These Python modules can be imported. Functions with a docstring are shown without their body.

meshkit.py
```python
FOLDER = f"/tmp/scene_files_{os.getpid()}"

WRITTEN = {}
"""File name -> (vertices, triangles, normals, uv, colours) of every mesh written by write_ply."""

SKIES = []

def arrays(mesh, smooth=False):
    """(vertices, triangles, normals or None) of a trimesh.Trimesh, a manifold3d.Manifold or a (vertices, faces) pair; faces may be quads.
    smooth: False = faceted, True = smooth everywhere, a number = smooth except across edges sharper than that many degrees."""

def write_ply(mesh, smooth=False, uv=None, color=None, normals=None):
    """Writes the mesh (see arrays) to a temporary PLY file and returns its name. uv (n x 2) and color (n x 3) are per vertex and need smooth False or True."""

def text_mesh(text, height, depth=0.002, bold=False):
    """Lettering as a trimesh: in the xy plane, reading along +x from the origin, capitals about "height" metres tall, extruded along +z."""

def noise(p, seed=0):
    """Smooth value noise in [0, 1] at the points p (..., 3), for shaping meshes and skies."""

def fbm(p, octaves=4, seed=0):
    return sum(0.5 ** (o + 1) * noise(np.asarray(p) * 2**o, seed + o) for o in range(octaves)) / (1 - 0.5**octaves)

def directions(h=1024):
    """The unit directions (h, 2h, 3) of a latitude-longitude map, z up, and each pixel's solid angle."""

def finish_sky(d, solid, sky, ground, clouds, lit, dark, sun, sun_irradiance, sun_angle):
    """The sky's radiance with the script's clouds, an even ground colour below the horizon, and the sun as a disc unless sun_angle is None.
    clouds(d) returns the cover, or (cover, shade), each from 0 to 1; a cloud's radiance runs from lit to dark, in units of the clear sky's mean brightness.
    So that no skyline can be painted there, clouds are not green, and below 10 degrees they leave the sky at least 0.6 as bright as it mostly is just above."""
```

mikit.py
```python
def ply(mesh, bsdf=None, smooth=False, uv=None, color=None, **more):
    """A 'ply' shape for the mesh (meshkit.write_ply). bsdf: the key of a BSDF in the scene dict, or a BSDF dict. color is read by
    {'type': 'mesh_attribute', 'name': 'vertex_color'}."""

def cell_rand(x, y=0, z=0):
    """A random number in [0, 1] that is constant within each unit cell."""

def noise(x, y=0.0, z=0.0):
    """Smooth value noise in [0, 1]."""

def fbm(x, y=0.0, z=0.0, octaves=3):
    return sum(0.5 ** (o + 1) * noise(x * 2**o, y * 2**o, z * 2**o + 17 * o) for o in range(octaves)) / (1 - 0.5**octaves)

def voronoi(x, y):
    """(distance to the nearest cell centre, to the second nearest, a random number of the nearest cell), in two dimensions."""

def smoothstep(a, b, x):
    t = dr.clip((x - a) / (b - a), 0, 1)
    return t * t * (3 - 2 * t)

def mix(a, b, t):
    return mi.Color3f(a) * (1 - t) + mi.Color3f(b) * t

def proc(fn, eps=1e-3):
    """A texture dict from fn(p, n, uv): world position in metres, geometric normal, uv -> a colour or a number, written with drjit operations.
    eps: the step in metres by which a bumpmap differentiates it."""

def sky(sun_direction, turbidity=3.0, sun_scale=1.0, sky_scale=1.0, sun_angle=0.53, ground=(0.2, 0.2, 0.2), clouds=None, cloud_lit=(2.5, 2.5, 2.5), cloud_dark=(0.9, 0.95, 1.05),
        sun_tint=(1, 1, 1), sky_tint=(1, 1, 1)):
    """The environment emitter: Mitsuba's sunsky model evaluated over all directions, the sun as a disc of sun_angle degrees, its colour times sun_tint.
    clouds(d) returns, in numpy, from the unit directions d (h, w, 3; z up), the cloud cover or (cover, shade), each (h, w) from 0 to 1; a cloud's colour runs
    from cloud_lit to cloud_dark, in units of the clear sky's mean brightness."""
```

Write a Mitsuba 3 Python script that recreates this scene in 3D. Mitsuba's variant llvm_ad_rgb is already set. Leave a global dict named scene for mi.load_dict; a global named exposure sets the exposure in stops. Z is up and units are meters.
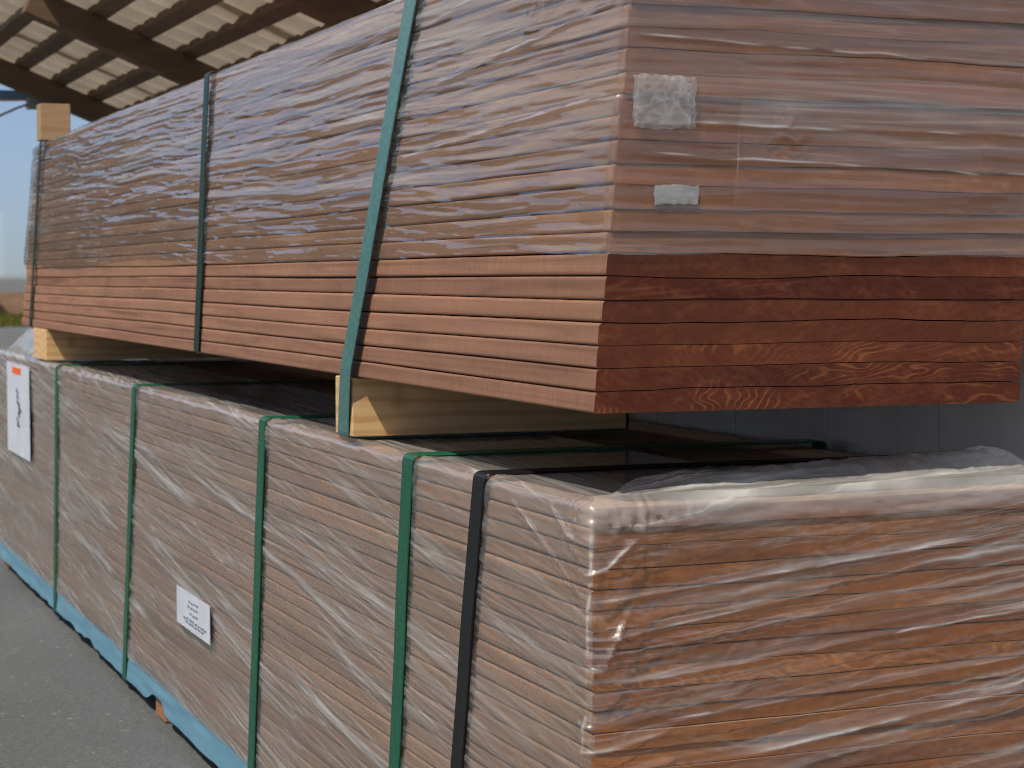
import math, random
import numpy as np, trimesh, shapely, mitsuba as mi, drjit as dr
import mikit, meshkit
from mikit import noise, fbm, smoothstep, mix, cell_rand
T = mi.ScalarTransform4f
scene, labels = {"type": "scene"}, {}
rng = np.random.default_rng(7)

# ------------------------------------------------------------------ camera, sky, exposure
CAM = np.array([-0.939, -2.095, 1.018])
FWD = np.array([0.371, 0.927, -0.0534])
scene["camera"] = {"type": "thinlens", "fov": 28.72, "fov_axis": "x", "near_clip": 0.05, "far_clip": 2000.0,
                   "aperture_radius": 0.0029, "focus_distance": 2.7,
                   "to_world": T().look_at(origin=CAM.tolist(), target=(CAM + FWD).tolist(), up=[0, 0, 1])}
SUN = (-0.55, -0.40, 1.0)


def cloud_cover(d):
    e = np.maximum(d[..., 2:3], 0.03)
    q = np.concatenate([d[..., :2] / (e + 0.25) * 1.6, e * 0], -1)
    n = meshkit.fbm(q + 3.1, 5, 4)
    c = np.clip((n - 0.47) / 0.16, 0, 1)
    veil = 0.25 * np.exp(-(np.maximum(d[..., 2], 0) / 0.13) ** 2)          # pale haze low over the horizon
    shade = np.clip((n - 0.6) / 0.3, 0, 1) * 0.6
    cover = np.maximum(c, veil)
    return cover, np.where(veil > c, 0.55, shade)


scene["sky"] = mikit.sky(SUN, turbidity=3, clouds=cloud_cover, sun_tint=(0.95, 1.0, 1.06), sky_tint=(0.95, 1.0, 1.06))
exposure = 1.4

# ------------------------------------------------------------------ helpers
def numbered(key):
    if key not in scene:
        return key
    k = 1
    while f"{key}_{k:03d}" in scene:
        k += 1
    return f"{key}_{k:03d}"


def obj(name, mesh, bsdf, parent=None, smooth=False, uv=None, label=None, kind=None, category=None, group=None):
    key = numbered(f"{parent}__{name}" if parent else name)
    scene[key] = mikit.ply(mesh, bsdf, smooth=smooth, uv=uv)
    props = {k: v for k, v in dict(label=label, kind=kind, category=category, group=group).items() if v}
    if props:
        labels[key] = props
    return key


def thing(key, label, category, group=None):
    labels[key] = {"label": label, "category": category, **({"group": group} if group else {})}
    return key


def tm(v, f):
    return trimesh.Trimesh(np.asarray(v, float), np.asarray(f), process=False)


def grid_faces(nu, nv, flip=False):
    i, j = np.meshgrid(np.arange(nu - 1), np.arange(nv - 1), indexing="ij")
    a = (i * nv + j).ravel()
    q = np.stack([a, a + nv, a + nv + 1, a + 1], 1)
    if flip:
        q = q[:, ::-1]
    return np.vstack([q[:, [0, 1, 2]], q[:, [0, 2, 3]]])


def box(x0, x1, y0, y1, z0, z1, ch=0.0):
    """A box with chamfered edges."""
    c = np.array([(x0 + x1) / 2, (y0 + y1) / 2, (z0 + z1) / 2])
    h = np.array([x1 - x0, y1 - y0, z1 - z0]) / 2
    if ch <= 0:
        m = trimesh.creation.box(2 * h)
        m.apply_translation(c)
        return m
    pts = []
    for s in np.ndindex(2, 2, 2):
        s = np.array(s) * 2 - 1
        for k in range(3):
            e = h - ch
            e[k] = h[k]
            pts.append(s * e)
    m = trimesh.convex.convex_hull(np.array(pts))
    m.apply_translation(c)
    return m


def beam(p, q, w, h, up=(0, 0, 1), ch=0.004):
    """A squared timber from p to q, w wide, h deep."""
    p, q = np.array(p, float), np.array(q, float)
    L = np.linalg.norm(q - p)
    y = (q - p) / L
    x = np.cross(y, up); x /= np.linalg.norm(x)
    z = np.cross(x, y)
    m = box(-w / 2, w / 2, 0, L, -h / 2, h / 2, ch)
    M = np.eye(4); M[:3, 0], M[:3, 1], M[:3, 2], M[:3, 3] = x, y, z, p
    m.apply_transform(M)
    return m


def tube(points, r, sides=8):
    p = np.asarray(points, float)
    t = np.gradient(p, axis=0); t /= np.linalg.norm(t, axis=1, keepdims=True)
    a = np.cross(t, [0.13, 0.2, 0.97]); a /= np.linalg.norm(a, axis=1, keepdims=True)
    b = np.cross(t, a)
    ang = np.arange(sides + 1) * 2 * np.pi / sides
    v = p[:, None] + r * (np.cos(ang)[None, :, None] * a[:, None] + np.sin(ang)[None, :, None] * b[:, None])
    return tm(v.reshape(-1, 3), grid_faces(len(p), sides + 1))


def spline(pts, n):
    from scipy.interpolate import CubicSpline
    pts = np.asarray(pts, float)
    d = np.r_[0, np.cumsum(np.linalg.norm(np.diff(pts, axis=0), axis=1))]
    return CubicSpline(d, pts)(np.linspace(0, d[-1], n))


# ------------------------------------------------------------------ materials
def lum(c):
    return mi.Color3f(*c)


def two(b):
    return {"type": "twosided", "b": b}


def tint(c, k):
    return mi.Color3f(c) * k


def asphalt_color(p, n, uv):
    grit = noise(p.x * 190, p.y * 190, 1.0)
    fine = noise(p.x * 420, p.y * 420, 5.0)
    big = fbm(p.x * 1.3, p.y * 1.3, 2.0)
    c = mix((0.052, 0.058, 0.062), (0.118, 0.130, 0.137), grit * 0.5 + fine * 0.5)
    c = c * (0.82 + 0.4 * big)
    pale = smoothstep(0.93, 0.97, noise(p.x * 70, p.y * 70, 9.0))
    return mix(c, (0.42, 0.41, 0.39), pale * 0.35)


def asphalt_height(p, n, uv):
    return fbm(p.x * 130, p.y * 130, 3.0, 3)


scene["m_asphalt"] = {"type": "bumpmap", "tex": mikit.proc(asphalt_height, eps=2e-3), "scale": 0.0022,
                      "b": {"type": "principled", "base_color": mikit.proc(asphalt_color), "roughness": 0.85, "specular": 0.3}}


def plank_color(edge_a, edge_b, end_a, end_b):
    """Hardwood: uv.x is a random number of the board, uv.y another. Long grain on faces and edges, growth rings on the sawn ends."""
    def fn(p, n, uv):
        r, q = uv.x, uv.y
        # long grain
        g = fbm(p.y * 2.2 + r * 37, p.x * 55 + q * 11, p.z * 150, 4)
        fine = noise(p.y * 16 + q * 9, p.x * 260, p.z * 520)
        saw = noise(p.y * 240, p.z * 60 + r * 3, p.x * 60)
        fig = fbm(p.y * 7 + r * 13, p.z * 45 + q * 5, 3.0, 3)
        c = mix(edge_a, edge_b, dr.clip(0.55 * g + 0.55 * r + 0.2 * fine - 0.15, 0, 1))
        line = dr.power(1 - dr.abs(2 * noise(p.y * 2.6 + q * 31, p.z * 75 + p.x * 30 + r * 19, q * 3) - 1), 5)
        c = c * (1.04 - 0.22 * line)
        c = c * (0.80 + 0.25 * fig + 0.16 * saw)
        dark = smoothstep(0.60, 0.75, fbm(p.y * 1.7 + q * 23, p.z * 70, r * 7, 3))
        c = mix(c, mi.Color3f(c) * mi.Color3f(0.60, 0.55, 0.52), dark * 0.7)
        # end grain
        cx, cz = 0.05 + 0.5 * q, (r - 0.5) * 0.5 - 0.15
        warp = fbm(p.x * 7, p.z * 22, r * 9, 4) * 0.10
        z = p.z - 0.9 - cz
        ring_r = dr.sqrt(dr.square(p.x - cx) + dr.square(z)) + warp
        w = 0.5 + 0.5 * dr.sin(ring_r * (380 + 200 * q) + 5 * noise(p.x * 40, p.z * 90, 2.0))
        ring = smoothstep(0.72, 0.98, w) * smoothstep(0.35, 0.75, fbm(p.x * 14, p.z * 50, 4.0 + r * 5))
        pores = noise(p.x * 330, p.z * 420, 2.0)
        dirn = (q - 0.5) * 1.6
        scr = dr.power(1 - dr.abs(2 * noise(p.x * 14 + r * 9, (p.z - dirn * p.x * 0.3) * 210, 3.0) - 1), 6) * smoothstep(0.5, 0.75, fbm(p.x * 9, p.z * 40, r * 11))
        fuzz = noise(p.x * 160 + p.z * 300 * dirn, p.z * 210, 7.0) * noise(p.x * 45, p.z * 60, 9.0)
        e = mix(end_a, end_b, dr.clip(ring * 0.75 * smoothstep(0.62, 0.8, q) + 0.5 * scr + 0.5 * fuzz + 0.45 * (r - 0.35) + 0.15 * pores, 0, 1))
        e = e * (0.70 + 0.6 * fbm(p.x * 5 + r * 17, p.z * 40, 6.0))
        return dr.select(dr.abs(n.y) > 0.75, mi.Color3f(e), mi.Color3f(c))
    return fn


scene["m_upper_plank"] = two({"type": "principled", "base_color": mikit.proc(plank_color((0.21, 0.105, 0.068), (0.35, 0.185, 0.117), (0.072, 0.0125, 0.0040), (0.22, 0.070, 0.026))),
                              "roughness": 0.62, "specular": 0.35})
scene["m_upper_plank_pale"] = two({"type": "principled", "base_color": mikit.proc(plank_color((0.20, 0.100, 0.054), (0.38, 0.205, 0.112), (0.20, 0.070, 0.023), (0.38, 0.155, 0.060))),
                                   "roughness": 0.62, "specular": 0.35})
scene["m_lower_plank"] = two({"type": "principled", "base_color": mikit.proc(plank_color((0.25, 0.14, 0.085), (0.44, 0.27, 0.17), (0.225, 0.070, 0.014), (0.46, 0.180, 0.044))),
                              "roughness": 0.6, "specular": 0.35})


def pine_color(p, n, uv):
    ring = 0.5 + 0.5 * dr.sin((p.z * 260 + fbm(p.x * 3, p.z * 12, p.y * 12) * 14))
    g = fbm(p.x * 6, p.y * 160, p.z * 200)
    c = mix((0.68, 0.46, 0.24), (0.50, 0.29, 0.12), dr.clip(smoothstep(0.4, 1, ring) * 0.55 + 0.4 * g - 0.1, 0, 1))
    knot = smoothstep(0.82, 0.9, noise(p.x * 14, p.z * 22, 3.0))
    return mix(c, (0.22, 0.12, 0.05), knot * 0.7)


scene["m_pine"] = two({"type": "principled", "base_color": mikit.proc(pine_color), "roughness": 0.65, "specular": 0.3})
scene["m_old_pine"] = two({"type": "principled", "base_color": mikit.proc(lambda p, n, uv: mix((0.24, 0.155, 0.085), (0.46, 0.32, 0.19), fbm(p.x * 8, p.y * 60, p.z * 90, 4))), "roughness": 0.75})
scene["m_brown_bearer"] = two({"type": "principled", "base_color": mikit.proc(lambda p, n, uv: mix((0.20, 0.095, 0.05), (0.33, 0.17, 0.10), fbm(p.x * 8, p.y * 50, p.z * 80))), "roughness": 0.75})


def dark_timber(p, n, uv):
    g = fbm(p.x * 9, p.y * 9, p.z * 40, 4)
    return mix((0.075, 0.045, 0.026), (0.165, 0.103, 0.060), g)


scene["m_dark_timber"] = two({"type": "principled", "base_color": mikit.proc(dark_timber), "roughness": 0.8})


def sheet_color(p, n, uv):
    g = fbm(p.x * 5, p.y * 2.2, p.z * 5, 4)
    d = fbm(p.x * 22, p.y * 22, 4.0, 3)
    return mix((0.40, 0.325, 0.235), (0.68, 0.585, 0.455), dr.clip(g * 0.8 + d * 0.35 - 0.1, 0, 1))


scene["m_roof_sheet"] = {"type": "principledthin", "base_color": mikit.proc(sheet_color), "roughness": 0.7, "diff_trans": 0.9, "spec_trans": 0.0, "eta": 1.3}


def wall_color(p, n, uv):
    g = fbm(p.y * 4, p.z * 4, 2.0, 4)
    st = fbm(p.y * 25, p.z * 2.5, 7.0, 3)
    return mix((0.50, 0.50, 0.505), (0.70, 0.70, 0.705), dr.clip(0.65 * g + 0.45 * st - 0.1, 0, 1))


scene["m_wall"] = two({"type": "principled", "base_color": mikit.proc(wall_color), "roughness": 0.85})
scene["m_wall_joint"] = two({"type": "diffuse", "reflectance": {"type": "rgb", "value": [0.04, 0.04, 0.04]}})


def strap_color(base):
    def fn(p, n, uv):
        rib = 0.5 + 0.5 * dr.sin(uv.x * 2 * math.pi * 14)
        wear = fbm(uv.x * 6, uv.y * 9, 2.0, 3)
        return mi.Color3f(base) * (0.80 + 0.20 * rib) * (0.75 + 0.5 * wear)
    return fn


for nm, c, ro in (("m_strap_teal", (0.075, 0.20, 0.195), 0.30), ("m_strap_green", (0.008, 0.105, 0.058), 0.33), ("m_strap_dark_green", (0.008, 0.036, 0.029), 0.40), ("m_strap_black", (0.006, 0.0065, 0.008), 0.42)):
    scene[nm] = two({"type": "principled", "base_color": mikit.proc(strap_color(c)), "roughness": ro, "specular": 0.5})

scene["m_blue_sheet"] = two({"type": "principled", "base_color": mikit.proc(lambda p, n, uv: mix((0.085, 0.235, 0.36), (0.15, 0.33, 0.45), fbm(p.y * 3, p.z * 40, 2.0))), "roughness": 0.35, "specular": 0.5})
scene["m_paper"] = two({"type": "principled", "base_color": mikit.proc(lambda p, n, uv: mi.Color3f(0.60, 0.65, 0.75) * (0.88 + 0.2 * fbm(p.y * 14, p.z * 18, 1.0))), "roughness": 0.4, "specular": 0.4})
scene["m_orange"] = two({"type": "principled", "base_color": {"type": "rgb", "value": [0.80, 0.13, 0.03]}, "roughness": 0.5})
scene["m_ink"] = two({"type": "diffuse", "reflectance": {"type": "rgb", "value": [0.05, 0.05, 0.09]}})
scene["m_grey_print"] = two({"type": "diffuse", "reflectance": {"type": "rgb", "value": [0.24, 0.27, 0.30]}})


# stretch film: clear thin plastic with milky creases; uv.x runs round the pack from the near left corner (negative along the left side), uv.y up and over the top
def line_noise(u, v):
    return 1 - dr.abs(2 * noise(u, v, 0.5) - 1)


def film_haze(mode, H, folds):
    def fn(p, n, uv):
        s, t = uv.x, uv.y
        front = smoothstep(-0.01, 0.01, s)
        top = smoothstep(H - 0.012, H + 0.004, t)
        wob = 0.018 * noise(s * 2.3, t * 7, 8.0) + 0.003 * noise(s * 11, t * 40, 3.0)
        if mode == "upper":
            tl = t + 0.015 * s + wob
        else:
            tl = t + 0.11 * dr.select(s < 0, s, -s) + 0.026 * noise(s * 0.9, t * 7, 8.0) + 0.003 * noise(s * 11, t * 40, 3.0) + front * (0.007 * noise(s * 16, t * 26, 5.0) + 0.0025 * noise(s * 60, t * 90, 6.0))
        a = line_noise(s * 1.5 + 3, tl * 95)
        b = line_noise(s * 4.3 + 9, tl * 210 + 3.3)
        c = line_noise(s * 1.0 + 1, (tl - 0.05 * s) * 60 + 7.1)
        e = line_noise(s * 7.0 + 4, (tl + 0.03 * s) * 330 + 1.7)
        gate = fbm(s * 1.2 + 5, tl * 16, 3.0, 3)
        gate2 = fbm(s * 3.1 + 2, t * 29, 6.0, 3)
        lines = (dr.power(a, 16) * 0.50 + dr.power(c, 20) * 0.50) * smoothstep(0.44, 0.60, gate) + (dr.power(b, 12) * 0.34 + dr.power(e, 10) * 0.10) * smoothstep(0.46, 0.62, gate2)
        lines = lines * mix3(0.45 + 0.55 * smoothstep(-0.15, -1.7, s) if mode == "lower" else 1.0, 0.55 + 0.8 * noise(s * 20, tl * 190, 4.0), front)
        patch = smoothstep(0.46, 0.74, fbm(s * 1.3, tl * 21, 1.0, 3))
        if mode == "upper":
            fade = mix3(smoothstep(0.01, 0.16, t), 1.0, front)
            h = mix3(0.014, 0.035, front) + fade * (0.04 * patch + mix3(0.6, 0.35, front) * lines) + mix3(0.03 * smoothstep(0.1, 0.38, t), 0.0, front) - 0.015 * (1 - fade)
            window = smoothstep(0.154, 0.150, s) * front * smoothstep(0.19, 0.17, t) * smoothstep(0.055, 0.065, t)
            h = h - 0.085 * window
        else:
            band = smoothstep(H - 0.055 + 0.04 * noise(s * 9, 1.0, 4.0), H - 0.012, t)
            h = mix3(0.055, 0.012, front) + mix3(0.05, 0.012, front) * patch + mix3(1.3, 0.72, front) * lines + band * mix3(0.09, 0.30, front) * (0.4 + 0.9 * fbm(s * 14, t * 60, 2.0))
        h = h + 0.06 * top
        for (s0, t0, s1, t1, w, amp) in folds:
            L = math.hypot(s1 - s0, t1 - t0)
            us, ut = (s1 - s0) / L, (t1 - t0) / L
            al = (s - s0) * us + (t - t0) * ut
            ac = (s - s0) * ut - (t - t0) * us + 0.004 * (noise(al * 22, 2.0, s0 * 50) - 0.5)
            h = h + 0.60 * dr.exp(-dr.square(ac / (w * 0.45))) * smoothstep(-0.02, 0.02, al) * smoothstep(L + 0.02, L - 0.02, al) * smoothstep(0.3, 0.8, noise(al * 30, 6.0, t0 * 40))
        return dr.clip(h, 0.015, 0.8)
    return fn


def mix3(a, b, t):
    return a + (b - a) * t


FILM_CLEAR = {"type": "thindielectric", "int_ior": 1.40, "ext_ior": 1.0}
FILM_MILKY = two({"type": "roughplastic", "diffuse_reflectance": {"type": "rgb", "value": [0.68, 0.68, 0.68]}, "alpha": 0.16, "distribution": "ggx"})


FILM_GLOSS = two({"type": "roughconductor", "material": "none", "specular_reflectance": {"type": "rgb", "value": [0.95, 0.95, 0.95]}, "alpha": 0.11, "distribution": "ggx"})


def film_bsdf(weight):
    clear = {"type": "blendbsdf", "weight": 0.05, "a": FILM_CLEAR, "b": FILM_GLOSS}
    return {"type": "blendbsdf", "weight": weight, "a": clear, "b": FILM_MILKY}


# ------------------------------------------------------------------ ground
obj("ground", tm([[-400, -100, 0], [400, -100, 0], [400, 900, 0], [-400, 900, 0]], [[0, 1, 2], [0, 2, 3]]), "m_asphalt", kind="structure")


# ------------------------------------------------------------------ the two timber packs
def joint_wave(k, x, y, key):
    """How far the joint below board k strays from its level: sawn boards are never quite flat."""
    if k == 0:
        return 0.0
    q = np.stack(np.broadcast_arrays(x * 5.5 + 3.1 * key, np.float64(k * 7.3), y * 0.8), -1)
    return 0.0052 * (meshkit.noise(q, 3) - 0.5) + 0.0016 * (meshkit.noise(q * [4.0, 1, 3.0], 4) - 0.5)


def slab(W, L, t, ox, oy, z0, lean, bow_seed, k_, key, r=0.0036, n=56):
    """One board as wide as its pack: rounded long edges, slightly bowed, sawn square at the ends."""
    ys = np.linspace(0, L, n)
    xs = np.linspace(0, 1, 25)[1:-1]
    prof = []
    for cx, cz, a0 in ((W - r, r, -90), (W - r, t - r, 0), (r, t - r, 90), (r, r, 180)):
        for a in (0, 30, 60, 90):
            th = math.radians(a0 + a)
            prof.append((cx + r * math.cos(th), cz + r * math.sin(th)))
        if a0 == 0:
            prof += [(r + (W - 2 * r) * (1 - f), t) for f in xs]
    prof += [(r + (W - 2 * r) * f, 0.0) for f in xs]
    prof = np.array(prof)
    k = len(prof)
    wob = (meshkit.noise(np.stack([ys * 0.9, ys * 0 + bow_seed, ys * 0], 1)) - 0.5) * 0.003
    v = np.empty((n, k, 3))
    v[:, :, 0] = prof[None, :, 0] + ox + wob[:, None]
    v[:, :, 1] = ys[:, None] + oy
    X, Y, f = prof[None, :, 0] + 0 * ys[:, None], ys[:, None] + 0 * prof[None, :, 0], prof[None, :, 1] / t
    v[:, :, 2] = prof[None, :, 1] + z0 + (1 - f) * joint_wave(k_, X, Y, key) + f * joint_wave(k_ + 1, X, Y, key)
    v[:, :, 0] += lean * (v[:, :, 2] - LEAN_Z)
    ends = []
    v = np.vstack([v.reshape(-1, 3), v[0], v[-1]])
    i, j = np.meshgrid(np.arange(n - 1), np.arange(k), indexing="ij")
    a, b = (i * k + j).ravel(), (i * k + (j + 1) % k).ravel()
    f = np.vstack([np.stack([a, b, b + k], 1), np.stack([a, b + k, a + k], 1)])
    e0, e1 = n * k, n * k + k
    m = trimesh.creation.triangulate_polygon(shapely.Polygon(np.asarray(v[e0:e1])[:, [0, 2]]), engine="earcut")
    tri = m[1]
    # earcut keeps the ring's order; make the near end look towards -y
    p2 = m[0][tri]
    area = np.cross(p2[:, 1] - p2[:, 0], p2[:, 2] - p2[:, 0]).sum()
    tri = tri if area > 0 else tri[:, ::-1]
    return tm(v, np.vstack([f[:, ::-1], tri + e0, tri[:, ::-1] + e1]))


LEAN_Z, LEAN = 0.861, 0.095
U_Z, U_T, U_N, U_W, U_L = 0.861, 0.0262, 22, 0.586, 4.55
L_Z, L_T, L_N, L_W, L_L = 0.062, 0.0238, 29, 0.66, 5.12

upper = thing("timber_pack", "upper reddish brown timber pack, half wrapped in clear film, resting on pine bearers", "lumber stack")
lower = thing("timber_pack_001", "lower timber pack fully wrapped in shiny clear film with blue skirt along its base", "lumber stack")


def stack(key, n, t, W, L, z0, lean, mat, jx, jy):
    for k in range(n):
        m = slab(W + rng.normal(0, jx * 0.5), L + rng.normal(0, 0.01), t - (0.0006 if lean else 0.0011) - 0.0008 * rng.random(), rng.normal(0, jx), rng.normal(0, jy), z0 + k * t, lean, 13.7 * k + 5 * len(key), k, len(key))
        obj("plank", m, mat[k > 6], key, smooth=False, uv=np.tile(rng.random(2) * [1, 0.8] if k > 1 else np.array([0.22, 0.95]), (len(m.vertices), 1)))


stack(upper, U_N, U_T, U_W, U_L, U_Z, LEAN, ("m_upper_plank", "m_upper_plank_pale"), 0.0010, 0.0016)
stack(lower, L_N, L_T, L_W, L_L, L_Z, 0.0, ("m_lower_plank", "m_lower_plank"), 0.0011, 0.0016)


def fold_height(s, t, folds):
    d = 0
    for (s0, t0, s1, t1, w, amp) in folds:
        L = math.hypot(s1 - s0, t1 - t0)
        us, ut = (s1 - s0) / L, (t1 - t0) / L
        al = (s - s0) * us + (t - t0) * ut
        ac = (s - s0) * ut - (t - t0) * us
        ac = ac + 0.004 * (meshkit.noise(np.stack([al * 22, s0 + al * 0, t0 + al * 0], -1) * 1.0) - 0.5)
        sm = lambda a, b, x: np.clip((x - a) / (b - a), 0, 1) ** 2 * (3 - 2 * np.clip((x - a) / (b - a), 0, 1))
        d = d + amp * np.exp(-np.abs(ac / w) ** 1.3) * sm(-0.02, 0.02, al) * (1 - sm(L - 0.02, L + 0.02, al))
    return d


def film_mesh(mode, W, L, z0, z1, lean, top_in, folds, crumples, gap=0.005):
    """The wrapped sheet: left side, near end and a little of the right side, folded over onto the top."""
    ss, y = [], 0.0
    while y < L + 0.03:
        ss.append(-y)
        y += 0.0028 + 0.0028 * y
    ss = ss[::-1] + list(np.arange(0.0028, W + 0.12, 0.0030))
    ss = np.array(ss)
    H = z1 - z0
    ts = np.r_[np.arange(0, H + 0.02, 0.0027), np.arange(H + 0.022, H + top_in, 0.007)]
    s, t = np.meshgrid(ss, ts, indexing="ij")
    sh = lambda *a: np.stack([np.broadcast_to(x, s.shape) for x in a], -1)
    nz = lambda u, v, w=0.5, seed=0: meshkit.noise(sh(u, v, w), seed)
    ridged = lambda u, v, seed=0: 1 - np.abs(2 * nz(u, v, 0.5, seed) - 1)
    corner = np.exp(-np.abs(s) / 0.07)
    wob = 0.018 * nz(s * 2.3, t * 7, 8.0)
    if mode == "upper":
        tl = t + 0.015 * s + wob
        gate = 0.35 + 0.65 * np.clip(nz(s * 1.5, t * 8, 3) * 2 - 0.5, 0, 1)
        d = 0.0014 * ridged(s * 1.5 + 2, tl * 42, 1) ** 2 + 0.0013 * ridged(s * 3 + 7, tl * 90, 2) ** 3 + 0.0007 * ridged(s * 9, tl * 190, 3) ** 2
        d = d * gate * np.where(s < 0, 1.5, 1.0) + np.where(s < 0, 0.0010, 0.0003) * ridged(s * 5.5, tl * 150, 16) ** 2 + np.where(s < 0, 0.0006, 0.0) * ridged(s * 13 + 5, tl * 185 + 3, 17) + np.where(s < 0, 0.0032, 0.0012) * ridged(s * 1.1 + 4, tl * 31, 12) ** 2 * np.clip(nz(s * 0.9, t * 6, 9.0, 13) * 2.4 - 0.7, 0, 1) * np.clip(t / 0.08, 0.15, 1)
    else:
        tl = t + 0.11 * np.where(s < 0, s, -s) + 0.026 * nz(s * 0.9, t * 7, 8.0)
        gate = 0.4 + 0.6 * np.clip(nz(s * 1.9, t * 9, 3) * 2 - 0.45, 0, 1)
        d = 0.0018 * ridged(s * 1.9 + 2, tl * 45, 1) ** 2 + 0.0017 * ridged(s * 4 + 7, tl * 100, 2) ** 3 + 0.0010 * ridged(s * 12, tl * 210, 3) ** 2
        d = d + np.where(s > 0, 0.0011, 0.0003) * ridged(s * 34, tl * 120 + 8 * nz(s * 14, t * 26, 5.0), 14) ** 3 + np.where(s > 0, 0.0005, 0) * ridged(s * 75, t * 160, 15) ** 2
        d = d * gate * (1 + 0.9 * corner) + 0.004 * np.exp(-np.abs(H - 0.02 - t) / 0.03) * ridged(s * 11, t * 60, 5)
        d = d + 0.0016 * corner * ridged(s * 90, t * 26, 6) + 0.0042 * np.exp(-np.abs((s - 0.008) / 0.035) ** 2) * (ridged(s * 62, t * 52, 7) - 0.45) * (nz(t * 9, 0.3, 0.2, 8) > 0.35)
        d = d + 0.003 * np.exp(-np.abs(H - 0.03 - t) / 0.04) * np.clip(s * 20, 0, 1) * ridged(s * 26, t * 55, 8)
    for (cs, ct, cr, ca) in crumples:
        d = d + ca * np.exp(-((s - cs) ** 2 + (t - ct) ** 2) / cr ** 2) * (ridged(s * 62, t * 62, 11) + 0.6 * ridged(s * 140, t * 140, 12) - 0.6)
    d = d + fold_height(s, t, folds)
    d = d * np.where(t > H + 0.02, 0.5, 1.0)
    rr, rt = 0.007, 0.008
    q = np.clip(t - (H - rt), 0, rt * np.pi / 2) / rt
    over = np.maximum(t - (H - rt) - rt * np.pi / 2, 0)
    inset = rt * (1 - np.cos(q)) + over
    z = np.minimum(t, H - rt) + rt * np.sin(q)
    bottom = np.where(s < -0.06, 1, 0) * np.clip((-s - 0.06) / 0.3, 0, 1) * (nz(s * 1.1, 3.0, 2.0, 9) - 0.45) * (0.034 if mode == "upper" else 0.0) + (nz(s * 5, 1.0, 2.0, 9) - 0.5) * 0.004 + (nz(s * 40, 2.0, 2.0, 9) - 0.5) * 0.0015
    z = z0 + z + bottom * np.clip(1 - t / 0.09, 0, 1)
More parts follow.
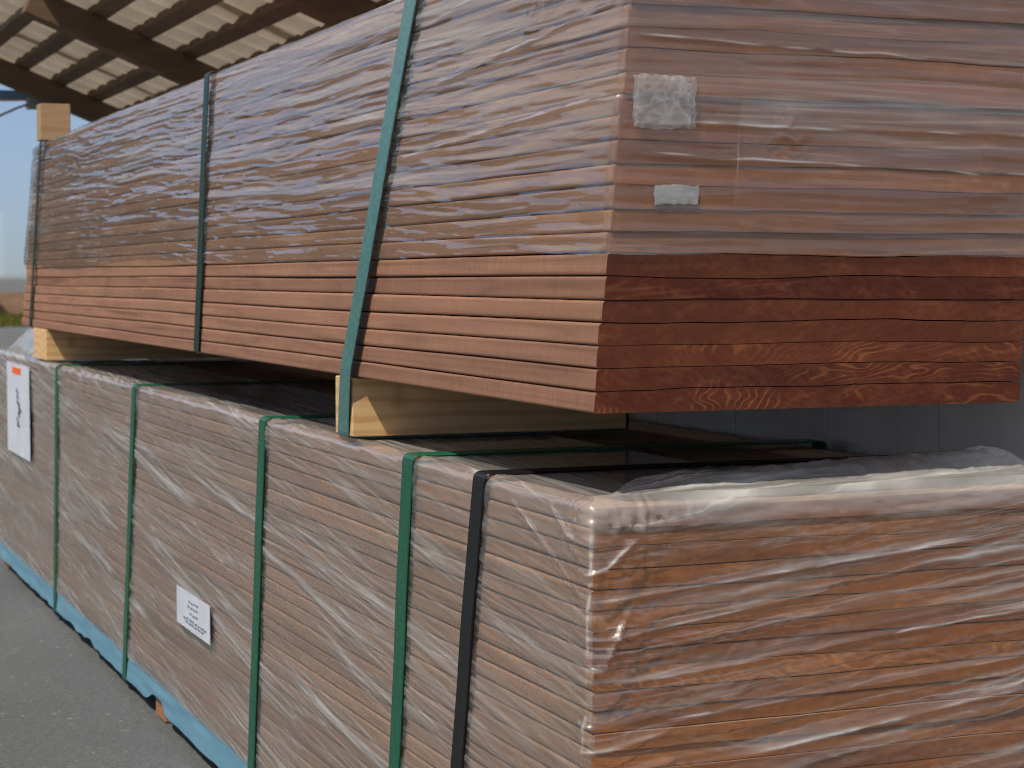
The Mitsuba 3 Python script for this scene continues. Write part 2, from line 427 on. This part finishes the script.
    # the outline round the near left corner, and the right corner
    x, yy, nx, ny = np.zeros_like(s), np.zeros_like(s), np.zeros_like(s), np.zeros_like(s)
    le, fr, ri = s < -rr, (s >= -rr) & (s <= rr), s > rr
    x[le], yy[le], nx[le] = -gap, -s[le], -1
    th = (s + rr) / (2 * rr) * np.pi / 2
    x[fr], yy[fr] = (rr - gap - rr * np.cos(th) )[fr], (rr - gap - rr * np.sin(th))[fr]
    nx[fr], ny[fr] = -np.cos(th)[fr], -np.sin(th)[fr]
    x[ri], yy[ri], ny[ri] = s[ri], -gap, -1
    rgt = s > W + gap
    x[rgt], yy[rgt], nx[rgt], ny[rgt] = W + gap, (s - W - 2 * gap)[rgt], 1, 0
    x0 = np.where(rgt, W + gap - inset, np.where(le, -gap + inset, np.where(fr, np.maximum(x, -gap + inset), np.clip(x, -gap + inset, W + gap - inset))))
    y0 = np.where(le | rgt, np.maximum(yy, -gap + inset), -gap + inset)
    y0 = np.where(fr, np.maximum(yy, -gap + inset), y0)
    up = np.sin(q)
    v = np.stack([x0 + nx * np.cos(q) * d, y0 + ny * np.cos(q) * d, z + up * (d * 0.8 + 0.0005)], -1)
    v[..., 2] += 0.0035 * (over > 0)
    if mode == "lower":
        hump = np.where(~rgt & (s > 0.03), 1, 0) * np.clip((s - 0.03) / 0.12, 0, 1) * np.exp(-((over - 0.075) / 0.05) ** 2) * (over > 0)
        v[..., 2] += hump * (1 + 0.45 * np.clip((s - 0.22) / 0.25, 0, 1)) * (0.009 + 0.012 * nz(s * 9, t * 14, 4.0, 21) + 0.007 * ridged(s * 40, t * 50, 22) + 0.004 * ridged(s * 110, t * 100, 23))
    v[..., 0] += lean * (v[..., 2] - LEAN_Z)
    return tm(v.reshape(-1, 3), grid_faces(len(ss), len(ts), True)), np.stack([s, t], -1).reshape(-1, 2), H


U_F0, U_TOP = 1.0445, U_Z + U_N * U_T + 0.005
L_F0, L_TOP = 0.088, L_Z + L_N * L_T + 0.003
U_FOLDS = [(0.04, 0.115, 0.60, 0.098, 0.003, 0.002), (0.10, 0.152, 0.60, 0.148, 0.003, 0.002), (0.02, 0.252, 0.6, 0.232, 0.003, 0.002), (0.155, 0.075, 0.151, 0.155, 0.0014, 0.001),
           (-0.75, 0.15, -0.03, 0.185, 0.003, 0.0025), (-0.6, 0.25, -0.02, 0.29, 0.003, 0.0025)]
H0 = L_F0
L_FOLDS = [(0.000, 0.554 - H0, 0.040, 0.635 - H0, 0.0035, 0.009), (0.012, 0.600 - H0, 0.30, 0.640 - H0, 0.003, 0.005), (0.02, 0.545 - H0, 0.6, 0.60 - H0, 0.003, 0.004),
           (0.0, 0.675 - H0, 0.05, 0.715 - H0, 0.003, 0.007), (0.01, 0.645 - H0, 0.5, 0.69 - H0, 0.0035, 0.004), (0.1, 0.50 - H0, 0.6, 0.54 - H0, 0.003, 0.004),
           (0.0, 0.47 - H0, 0.09, 0.487 - H0, 0.004, 0.009), (0.2, 0.45 - H0, 0.6, 0.50 - H0, 0.006, 0.005), (-0.004, 0.40 - H0, 0.002, 0.73 - H0, 0.0025, 0.005),
           (-0.02, 0.71 - H0, -0.10, 0.742 - H0, 0.003, 0.004), (-0.01, 0.65 - H0, -0.22, 0.735 - H0, 0.003, 0.003)]
for mode, key, W, L, z0, z1, lean, folds, tin in (("upper", upper, U_W, U_L, U_F0, U_TOP, LEAN, U_FOLDS, 0.12), ("lower", lower, L_W, L_L, L_F0, L_TOP, 0.0, L_FOLDS, 0.335)):
    crumples = [(0.215, 0.148, 0.022, 0.008), (0.10, 0.16, 0.03, 0.0015), (0.50, 0.09, 0.03, 0.002), (-0.25, 0.33, 0.06, 0.002)] if mode == "upper" else [(0.012, 0.64, 0.06, 0.004), (0.030, 0.645, 0.03, 0.0035), (0.055, 0.64, 0.03, 0.004), (0.03, 0.555, 0.03, 0.004), (-0.03, 0.63, 0.04, 0.003), (0.035, 0.53, 0.035, 0.005), (0.10, 0.645, 0.05, 0.0035), (0.3, 0.61, 0.06, 0.0025), (0.01, 0.40, 0.03, 0.004)]
    m, uv, H = film_mesh(mode, W, L, z0, z1, lean, tin, folds, crumples)
    scene[f"m_film_{mode}"] = film_bsdf(mikit.proc(film_haze(mode, H, folds)))
    obj("stretch_film", m, f"m_film_{mode}", key, smooth=True, uv=uv)


# straps: a flat band round the pack
def strap(key, path, width, mat, thick=0.0014, label=None):
    """path: corner points (x, y, z) of the closed loop seen along y; the band is width wide along y."""
    pts = []
    P = [np.array(p, float) for p in path]
    for k in range(len(P)):
        a, b, c = P[k - 1], P[k], P[(k + 1) % len(P)]
        r = 0.010
        u, w = (a - b) / np.linalg.norm(a - b), (c - b) / np.linalg.norm(c - b)
        for f in (0, 0.25, 0.5, 0.75, 1):
            pts.append((1 - f) ** 2 * (b + u * r) + 2 * f * (1 - f) * b + f * f * (b + w * r))
        m = max(2, int(np.linalg.norm(c - b) / 0.02))
        for q in range(1, m):
            pts.append(b + (c - b) * q / m)
    p = np.array(pts)
    # slight waviness of the band
    p[:, 1] += (meshkit.noise(np.c_[p[:, 2] * 9, p[:, 0] * 9, p[:, 1] * 0 + len(key)]) - 0.5) * 0.008
    n = len(p)
    nrm = np.roll(p, -1, 0) - np.roll(p, 1, 0)
    nrm[:, 1] = 0
    nrm = np.stack([-nrm[:, 2], nrm[:, 1], nrm[:, 0]], 1)
    nrm /= np.linalg.norm(nrm, axis=1, keepdims=True)
    cen = p.mean(0)
    sgn = np.sign(((p - cen) * nrm).sum(1)); nrm *= np.where(sgn == 0, 1, sgn)[:, None]
    acr = np.array([-0.5, -0.46, 0.46, 0.5])
    ring = [(a, 0.0 if abs(a) > 0.48 else thick) for a in acr] + [(0.46, -thick), (-0.46, -thick)]
    v = np.stack([p + nrm * h + np.array([0, 1, 0]) * a * width for a, h in ring], 1)
    k = len(ring)
    i, j = np.meshgrid(np.arange(n), np.arange(k), indexing="ij")
    A = (i * k + j).ravel(); B = (i * k + (j + 1) % k).ravel(); C = (((i + 1) % n) * k + (j + 1) % k).ravel(); D = (((i + 1) % n) * k + j).ravel()
    f = np.vstack([np.stack([A, B, C], 1), np.stack([A, C, D], 1)])
    run = np.r_[0, np.cumsum(np.linalg.norm(np.diff(p, axis=0), axis=1))]
    uv = np.stack([np.tile(np.array([r_[0] for r_ in ring]), n), np.repeat(run / width, k)], 1)
    return obj("strap", tm(v.reshape(-1, 3), f), mat, key, smooth=False, uv=uv, label=label)


def lx(z):
    return LEAN * (z - LEAN_Z)


o = 0.0105
for yt, yb, zb, w, mat, lab in ((0.745, 0.952, 0.7635, 0.054, "m_strap_teal", "teal strap slanting down round the pack and the near pine bearer"), (2.076, 2.0, 0.8605, 0.040, "m_strap_dark_green", "dark green strap in the middle of the upper pack"),
                                (4.36, 4.325, 0.8605, 0.032, "m_strap_dark_green", "dark strap at the far end of the upper pack")):
    zt = U_TOP + 0.006
    xb = -0.0085 if zb < 0.8 else lx(zb) - 0.007
    path = [(xb, yb, zb), (lx(zt) - o - 0.006, yt, zt), (U_W + lx(zt) + o, yt, zt), (U_W + 0.007, yb, max(zb, 0.857))]
    if zb < 0.8:                                   # this one also goes round the bearer
        path = [path[0], (-0.0145, yb + (yt - yb) * 0.14, 0.872)] + path[1:] + [(0.479, yb, 0.857), (0.479, yb, zb)]
    strap(upper, path, w, mat, label=lab)
zt = L_TOP + 0.007
for yt, yb, w, mat, lab in ((3.783, 3.876, 0.042, "m_strap_green", None), (2.64, 2.804, 0.042, "m_strap_green", None), (1.447, 1.56, 0.046, "m_strap_green", None), (0.627, 0.735, 0.046, "m_strap_green", None), (0.338, 0.50, 0.043, "m_strap_black", "black strap nearest the corner")):
    strap(lower, [(-o, yb, 0.022), (-o, yt, zt), (L_W + o, yt, zt), (L_W + o, yb, 0.022)], w, mat, label=lab)

# blue skirt along the base of the lower pack
ys = np.linspace(-0.01, L_L, 900)
hs = np.linspace(0, 1, 14)
yy, hh = np.meshgrid(ys, hs, indexing="ij")
nn = lambda a, b, c=0.0, seed=0: meshkit.noise(np.stack(np.broadcast_arrays(a, b, c), -1).astype(float), seed)
zb = 0.030 + 0.005 * (nn(ys * 3, 0.3, 0.7) - 0.5) + 0.003 * (nn(ys * 16, 0.3, 0.2) - 0.5) + 0.012 * np.exp(-((ys - 3.62) / 0.06) ** 2) + 0.006 * (nn(ys * 30, 3.0, 0.0) > 0.68) * (ys > 3.0)
zb = 0.5 * (zb + 0.030) + 0.026 * np.exp(-np.abs((ys - 2.43) / 0.085) ** 3) + 0.012 * np.exp(-((ys - 3.3) / 0.05) ** 2)
ztp = 0.093 + 0.010 * (nn(ys * 2, 5.0, 0.7) - 0.5)
zz = zb[:, None] + (ztp - zb)[:, None] * hh
xx = -0.0035 - 0.003 * nn(yy * 6, zz * 60, 2.0) - 0.004 * (1 - hh) * nn(yy * 14, 1.0, 5.0)
obj("blue_skirt", tm(np.stack([xx, yy, zz], -1).reshape(-1, 3), grid_faces(len(ys), len(hs), True)), "m_blue_sheet", lower, smooth=True, label="light blue plastic skirt with a torn lower edge")


# labels and tape on the film
def wavy_quad(x, y0, y1, z0, z1, n=24, amp=0.002, seed=0, skew=0.0):
    a, b = np.meshgrid(np.linspace(0, 1, n), np.linspace(0, 1, n), indexing="ij")
    yy, zz = y0 + (y1 - y0) * a, z0 + (z1 - z0) * b + skew * a
    xx = x - amp * nn(yy * 9, zz * 9, seed + 0.4)
    v = np.stack([xx, yy, zz], -1).reshape(-1, 3)
    back = v + [0.0008, 0, 0]
    f = grid_faces(n, n, True)
    return tm(np.vstack([v, back]), np.vstack([f, f[:, ::-1] + len(v)]))


def marks(segs, x, w, mat, parent, name, label=None):
    """Pen or print strokes lying on a label in the plane x: segs of ((y, z), (y, z))."""
    ms = []
    for (a, b) in segs:
        a, b = np.array(a), np.array(b)
        L = np.linalg.norm(b - a); u = (b - a) / max(L, 1e-6); q = np.array([-u[1], u[0]]) * w / 2
        c = [a - q, b - q, b + q, a + q]
        v = np.array([[x, k[0], k[1]] for k in c] + [[x + 0.0006, k[0], k[1]] for k in c])
        ms.append(tm(v, [[0, 1, 2], [0, 2, 3], [4, 6, 5], [4, 7, 6], [0, 4, 1], [1, 4, 5], [1, 5, 2], [2, 5, 6], [2, 6, 3], [3, 6, 7], [3, 7, 0], [0, 7, 4]]))
    return obj(name, trimesh.util.concatenate(ms), mat, parent, label=label)


XL = -0.0130
pl = obj("paper_label", wavy_quad(XL, 4.31, 4.82, 0.435, 0.735, amp=0.0012), "m_paper", lower, label="tall white paper label with orange sticker and handwriting")
obj("sticker", box(XL - 0.0022, XL - 0.0014, 4.49, 4.68, 0.700, 0.722), "m_orange", pl)
hw = [(4.70, .650), (4.665, .640), (4.69, .626), (4.655, .62)], [(4.70, .61), (4.63, .603), (4.66, .592), (4.60, .585), (4.67, .572), (4.63, .562)], [(4.70, .556), (4.66, .545), (4.69, .535), (4.64, .53)]
marks([(a, b) for pts in hw for a, b in zip([(y - 0.11, z) for y, z in pts], [(y - 0.11, z) for y, z in pts[1:]])], XL - 0.0022, 0.008, "m_ink", pl, "handwriting")
pl = obj("paper_label", wavy_quad(XL, 1.865, 2.175, 0.272, 0.352, amp=0.001, seed=3), "m_paper", lower, label="small white printed paper label between two green straps")
r2 = random.Random(3)
seg = []
for row, (z, a, b) in enumerate(((0.334, 2.05, 2.12), (0.322, 2.04, 2.13), (0.309, 2.05, 2.11), (0.294, 1.97, 2.17), (0.287, 1.99, 2.15))):
    a, b = a - 0.065, b - 0.065
    y = b
    while y > a:
        w_ = r2.uniform(0.008, 0.022)
        seg.append(((y, z + r2.uniform(-.0015, .0015)), (y - w_, z + r2.uniform(-.0015, .0015))))
        y -= w_ + r2.uniform(0.005, 0.012)
marks(seg, XL - 0.0018, 0.0042, "m_grey_print", pl, "print")


def crumple(x0, x1, z0, z1, n, amp, freq, seed, edge=0.0, base=-0.0080):
    """A crumpled patch on the near end of the upper pack."""
    a, b = np.meshgrid(np.linspace(0, 1, n), np.linspace(0, 1, n), indexing="ij")
    X, Z = x0 + (x1 - x0) * a, z0 + (z1 - z0) * b
    X = X + edge * (nn(Z * 160, a * 1.0, seed) - 0.5) * np.abs(2 * a - 1)
    Z = Z + edge * (nn(X * 160, b * 1.0, seed + 2.0) - 0.5) * np.abs(2 * b - 1)
    rd = lambda k, s: 1 - np.abs(2 * nn(X * freq * k, Z * freq * k, 0.5, s) - 1)
    Y = base - amp * (rd(1, seed) + 0.5 * rd(2.3, seed + 1) + 0.3 * rd(5, seed + 2)) * np.clip(np.minimum(np.minimum(a, 1 - a), np.minimum(b, 1 - b)) * 12, 0, 1)
    v = np.stack([X, Y, Z], -1).reshape(-1, 3)
    return tm(v, grid_faces(n, n))


scene["m_pouch"] = film_bsdf(mikit.proc(lambda p, n, uv: dr.clip(0.12 + 0.50 * fbm(p.x * 60, p.z * 60, 2.0) + 0.30 * dr.power(line_noise(p.x * 110, p.z * 110), 6) - 0.1, 0.1, 0.9)))
scene["m_paper_scrap"] = two({"type": "principled", "base_color": mikit.proc(lambda p, n, uv: mi.Color3f(0.40, 0.39, 0.38) * (0.6 + 0.6 * fbm(p.x * 150, p.z * 150, 1.0))), "roughness": 0.6})
scene["m_tape"] = film_bsdf(0.05)
obj("tape_pouch", crumple(0.046, 0.126, 1.189, 1.250, 110, 0.0008, 90, 2, 0.003), "m_pouch", upper, smooth=True, label="square of crumpled whitish clear tape")
obj("paper_scrap", crumple(0.074, 0.131, 1.102, 1.1245, 60, 0.0002, 160, 5, 0.0025, -0.0048), "m_paper_scrap", upper, smooth=True, label="torn scrap of pale paper under the film")

# ------------------------------------------------------------------ bearers
BL = dict(category="wooden block", group=None)
obj("wooden_bearer", box(-0.006, 0.47, 0.912, 1.004, 0.7665, 0.8595, 0.002), "m_pine", label="pale pine bearer between the packs, nearest, under the teal strap", category="wooden block")
obj("wooden_bearer", box(-0.004, 0.62, 4.02, 4.27, 0.7665, 0.8595, 0.002), "m_pine", label="pale pine bearer between the packs at their far end", category="wooden block")
zt = U_TOP + 0.009
obj("wooden_bearer", box(0.027, 0.12, 4.28, 4.36, zt - 0.006, zt + 0.108, 0.002), "m_old_pine", label="pale wooden block on top of the upper pack below the dark end rafter", category="wooden block")
for y in (5.03, 2.44, 0.35):
    lab = {5.03: "brown wooden bearer on the asphalt at the far end of the lower pack", 2.44: "brown bearer under the lower pack showing through the torn blue skirt", 0.35: "brown bearer under the near end of the lower pack"}[y]
    obj("ground_bearer", box(0.003, 0.65, y - 0.05, y + 0.05, 0.001, 0.061, 0.003), "m_brown_bearer", label=lab, category="wooden block")

# ------------------------------------------------------------------ concrete wall on the right
wall = thing("concrete_wall", "weathered grey panel wall behind the packs on the right", "wall")
for k in range(20):
    y0 = 0.06 + 0.31 * k
    obj("panel", box(0.715, 0.795, y0 + 0.001, y0 + 0.3085, 0.0, 1.42, 0.0008), "m_wall", wall)
obj("backing", box(0.725, 0.785, 0.07, 0.06 + 0.31 * 20 - 0.01, 0.001, 1.41), "m_wall_joint", wall)

scene["m_grey_post"] = two({"type": "principled", "base_color": mikit.proc(lambda p, n, uv: mix((0.22, 0.20, 0.19), (0.36, 0.34, 0.32), fbm(p.x * 30, p.y * 30, p.z * 6))), "roughness": 0.8})

# ------------------------------------------------------------------ canopy roof behind the packs
roof = thing("canopy_roof", "sloping canopy roof of pale corrugated sheets on dark rafters and battens", "roof")
SL = -0.40                                     # falls towards +x


def rz(x):
    return 2.098 + SL * (x - 0.289)            # underside of the sheets


nrm = np.array([-SL, 0, 1]) / math.hypot(SL, 1)
XH, XLO = 0.208, 1.30
for y in (7.51, 5.53, 3.55):
    p, q = np.array([XH, y, rz(XH)]), np.array([XLO, y, rz(XLO)])
    obj("rafter", beam(p - nrm * 0.094, q - nrm * 0.094, 0.098, 0.102, nrm), "m_dark_timber", roof)
x = XH + 0.072
while x < XLO:
    p, q = np.array([x, 2.45, rz(x)]), np.array([x, 7.86, rz(x)])
    obj("batten", beam(p - nrm * 0.022, q - nrm * 0.022, 0.062, 0.043, nrm), "m_dark_timber", roof)
    x += 0.169
for k in range(5):
    y0 = 2.40 + k * 1.11
    y1 = y0 + 1.14
    ys = np.linspace(y0, y1, 130); xs = np.linspace(XH - 0.03, XLO + 0.08, 18)
    X, Y = np.meshgrid(xs, ys, indexing="ij")
    Z = rz(X) + 0.004 + 0.024 * np.sin(Y * 2 * np.pi / 0.24 + 1.5 * nn(X * 2, Y * 0.4, 4.0)) + 0.005 * (k % 2) + 0.012 * (nn(X * 7, Y * 7, 1.0) - 0.5)
    obj("roof_sheet", tm(np.stack([X, Y, Z], -1).reshape(-1, 3), grid_faces(18, 130)), "m_roof_sheet", roof, smooth=True)
obj("bracket", box(0.472, 0.562, 7.575, 7.665, 1.815, 1.868, 0.003), "m_grey_post", roof)
for x, y in ((1.20, 7.51), (1.20, 3.55)):
    obj("post", box(x - 0.045, x + 0.045, y - 0.045 + 0.0, y + 0.045, 0, rz(x) - (0.15 if y < 7.6 else 0.03), 0.003), "m_grey_post", roof)


# ------------------------------------------------------------------ distance: shed, bank, grass, cables
scene["m_fascia"] = two({"type": "principled", "base_color": {"type": "rgb", "value": [0.13, 0.27, 0.40]}, "roughness": 0.5})
obj("rail", box(-0.9, 0.52, 7.67, 7.70, 1.858, 1.905, 0.003), "m_fascia", roof, label="blue grey rail running left under the end rafter")

# long dark storage hall across the yard, left of the view (mirrored in the film)
scene["m_shed"] = two({"type": "principled", "base_color": mikit.proc(lambda p, n, uv: mix((0.050, 0.045, 0.040), (0.11, 0.095, 0.08), fbm(p.x * 4, p.z * 0.6, 2.0))), "roughness": 0.8})
shed = thing("storage_hall", "long dark storage hall across the yard to the left", "building")
for k in range(20):
    obj("wall_panel", box(-57 + 3 * k + 0.01, -54 + 3 * k - 0.01, 45.0, 45.2, 0, 5.0 + 0.5 * (k % 3), 0.01), "m_shed", shed)
obj("roof", tm(*(lambda m: (m.vertices, m.faces))(beam((-27, 45.3, 5.6), (-27, 57, 6.6), 60, 0.08))), "m_fascia", shed)

# earth bank and grass verge in front of the hall
scene["m_earth"] = two({"type": "diffuse", "reflectance": mikit.proc(lambda p, n, uv: mix((0.13, 0.085, 0.06), (0.24, 0.155, 0.11), fbm(p.x * 0.9, p.y * 0.9, p.z * 2)))})
scene["m_grass"] = {"type": "principledthin", "base_color": mikit.proc(lambda p, n, uv: mix((0.11, 0.12, 0.025), (0.22, 0.19, 0.04), fbm(p.x * 1.2, p.y * 1.2, 3.0))), "roughness": 0.6, "diff_trans": 0.6, "eta": 1.3}
xc = 6.81
X, Y = np.meshgrid(np.linspace(xc - 12, xc + 12, 90), np.linspace(50, 62, 30), indexing="ij")
Z = 0.01 + 0.55 * np.sin((Y - 50) / 12 * np.pi) ** 0.8 * (0.6 + 0.6 * nn(X * 0.5, Y * 0.4, 1.0)) + 0.1 * nn(X * 3, Y * 3, 2.0)
obj("earth_bank", tm(np.stack([X, Y, Z], -1).reshape(-1, 3), grid_faces(90, 30)), "m_earth", smooth=True, kind="structure")
gx = 5.04
n = 9000
bx, by = rng.uniform(gx - 7, gx + 7, n), rng.uniform(39, 46, n)
bh = 0.14 + 0.22 * rng.random(n) * meshkit.noise(np.c_[bx, by, bx * 0]) * 1.6
a = rng.uniform(0, 6.28, n); l = rng.normal(0, 0.06, (n, 2))
w = 0.014
V = np.stack([np.c_[bx - w * np.cos(a), by - w * np.sin(a), 0 * bx], np.c_[bx + w * np.cos(a), by + w * np.sin(a), 0 * bx], np.c_[bx + l[:, 0], by + l[:, 1], bh]], 1).reshape(-1, 3)
obj("grass_verge", tm(V, np.arange(3 * n).reshape(-1, 3)), "m_grass", kind="stuff", label="yellow green grass verge behind the packs", category="grass")

scene["m_cable"] = two({"type": "principled", "base_color": {"type": "rgb", "value": [0.55, 0.22, 0.07]}, "roughness": 0.5})
scene["m_cable_dark"] = two({"type": "principled", "base_color": {"type": "rgb", "value": [0.16, 0.05, 0.03]}, "roughness": 0.5})
YC = 7.60
obj("cable", tube(spline([(0.021, YC, 1.854), (0.203, YC, 1.848), (0.332, YC, 1.8495), (0.516, YC, 1.859)], 40), 0.005), "m_cable", label="straight orange cable stretched left from the canopy bracket", category="cable")
obj("cable", tube(spline([(0.065, YC, 1.758), (0.294, YC, 1.755), (0.368, YC, 1.790), (0.516, YC - 0.005, 1.842)], 40), 0.0055), "m_cable_dark", label="dark red cable sagging below the orange one", category="cable")

# bunched film on the far top corner of the lower pack
a, b = np.meshgrid(np.linspace(0, 1, 70), np.linspace(0, 1, 50), indexing="ij")
X, Y = 0.02 + 0.3 * b, 4.45 + 0.62 * a
env = np.clip(np.minimum(np.minimum(a, 1 - a), np.minimum(b, 1 - b)) * 5, 0, 1) ** 0.7
Z = L_TOP + 0.006 + 0.055 * env * (0.55 + 0.7 * nn(X * 9, Y * 5, 1.0)) + 0.018 * env * (1 - np.abs(2 * nn(X * 30, Y * 18, 4.0) - 1))
scene["m_bunch"] = film_bsdf(mikit.proc(lambda p, n, uv: dr.clip(0.22 + 0.4 * fbm(p.x * 20, p.y * 9, p.z * 20), 0, 0.9)))
obj("film_bunch", tm(np.stack([X, Y, Z], -1).reshape(-1, 3), grid_faces(70, 50, True)), "m_bunch", lower, smooth=True, label="bunched up loose film on the far top corner")
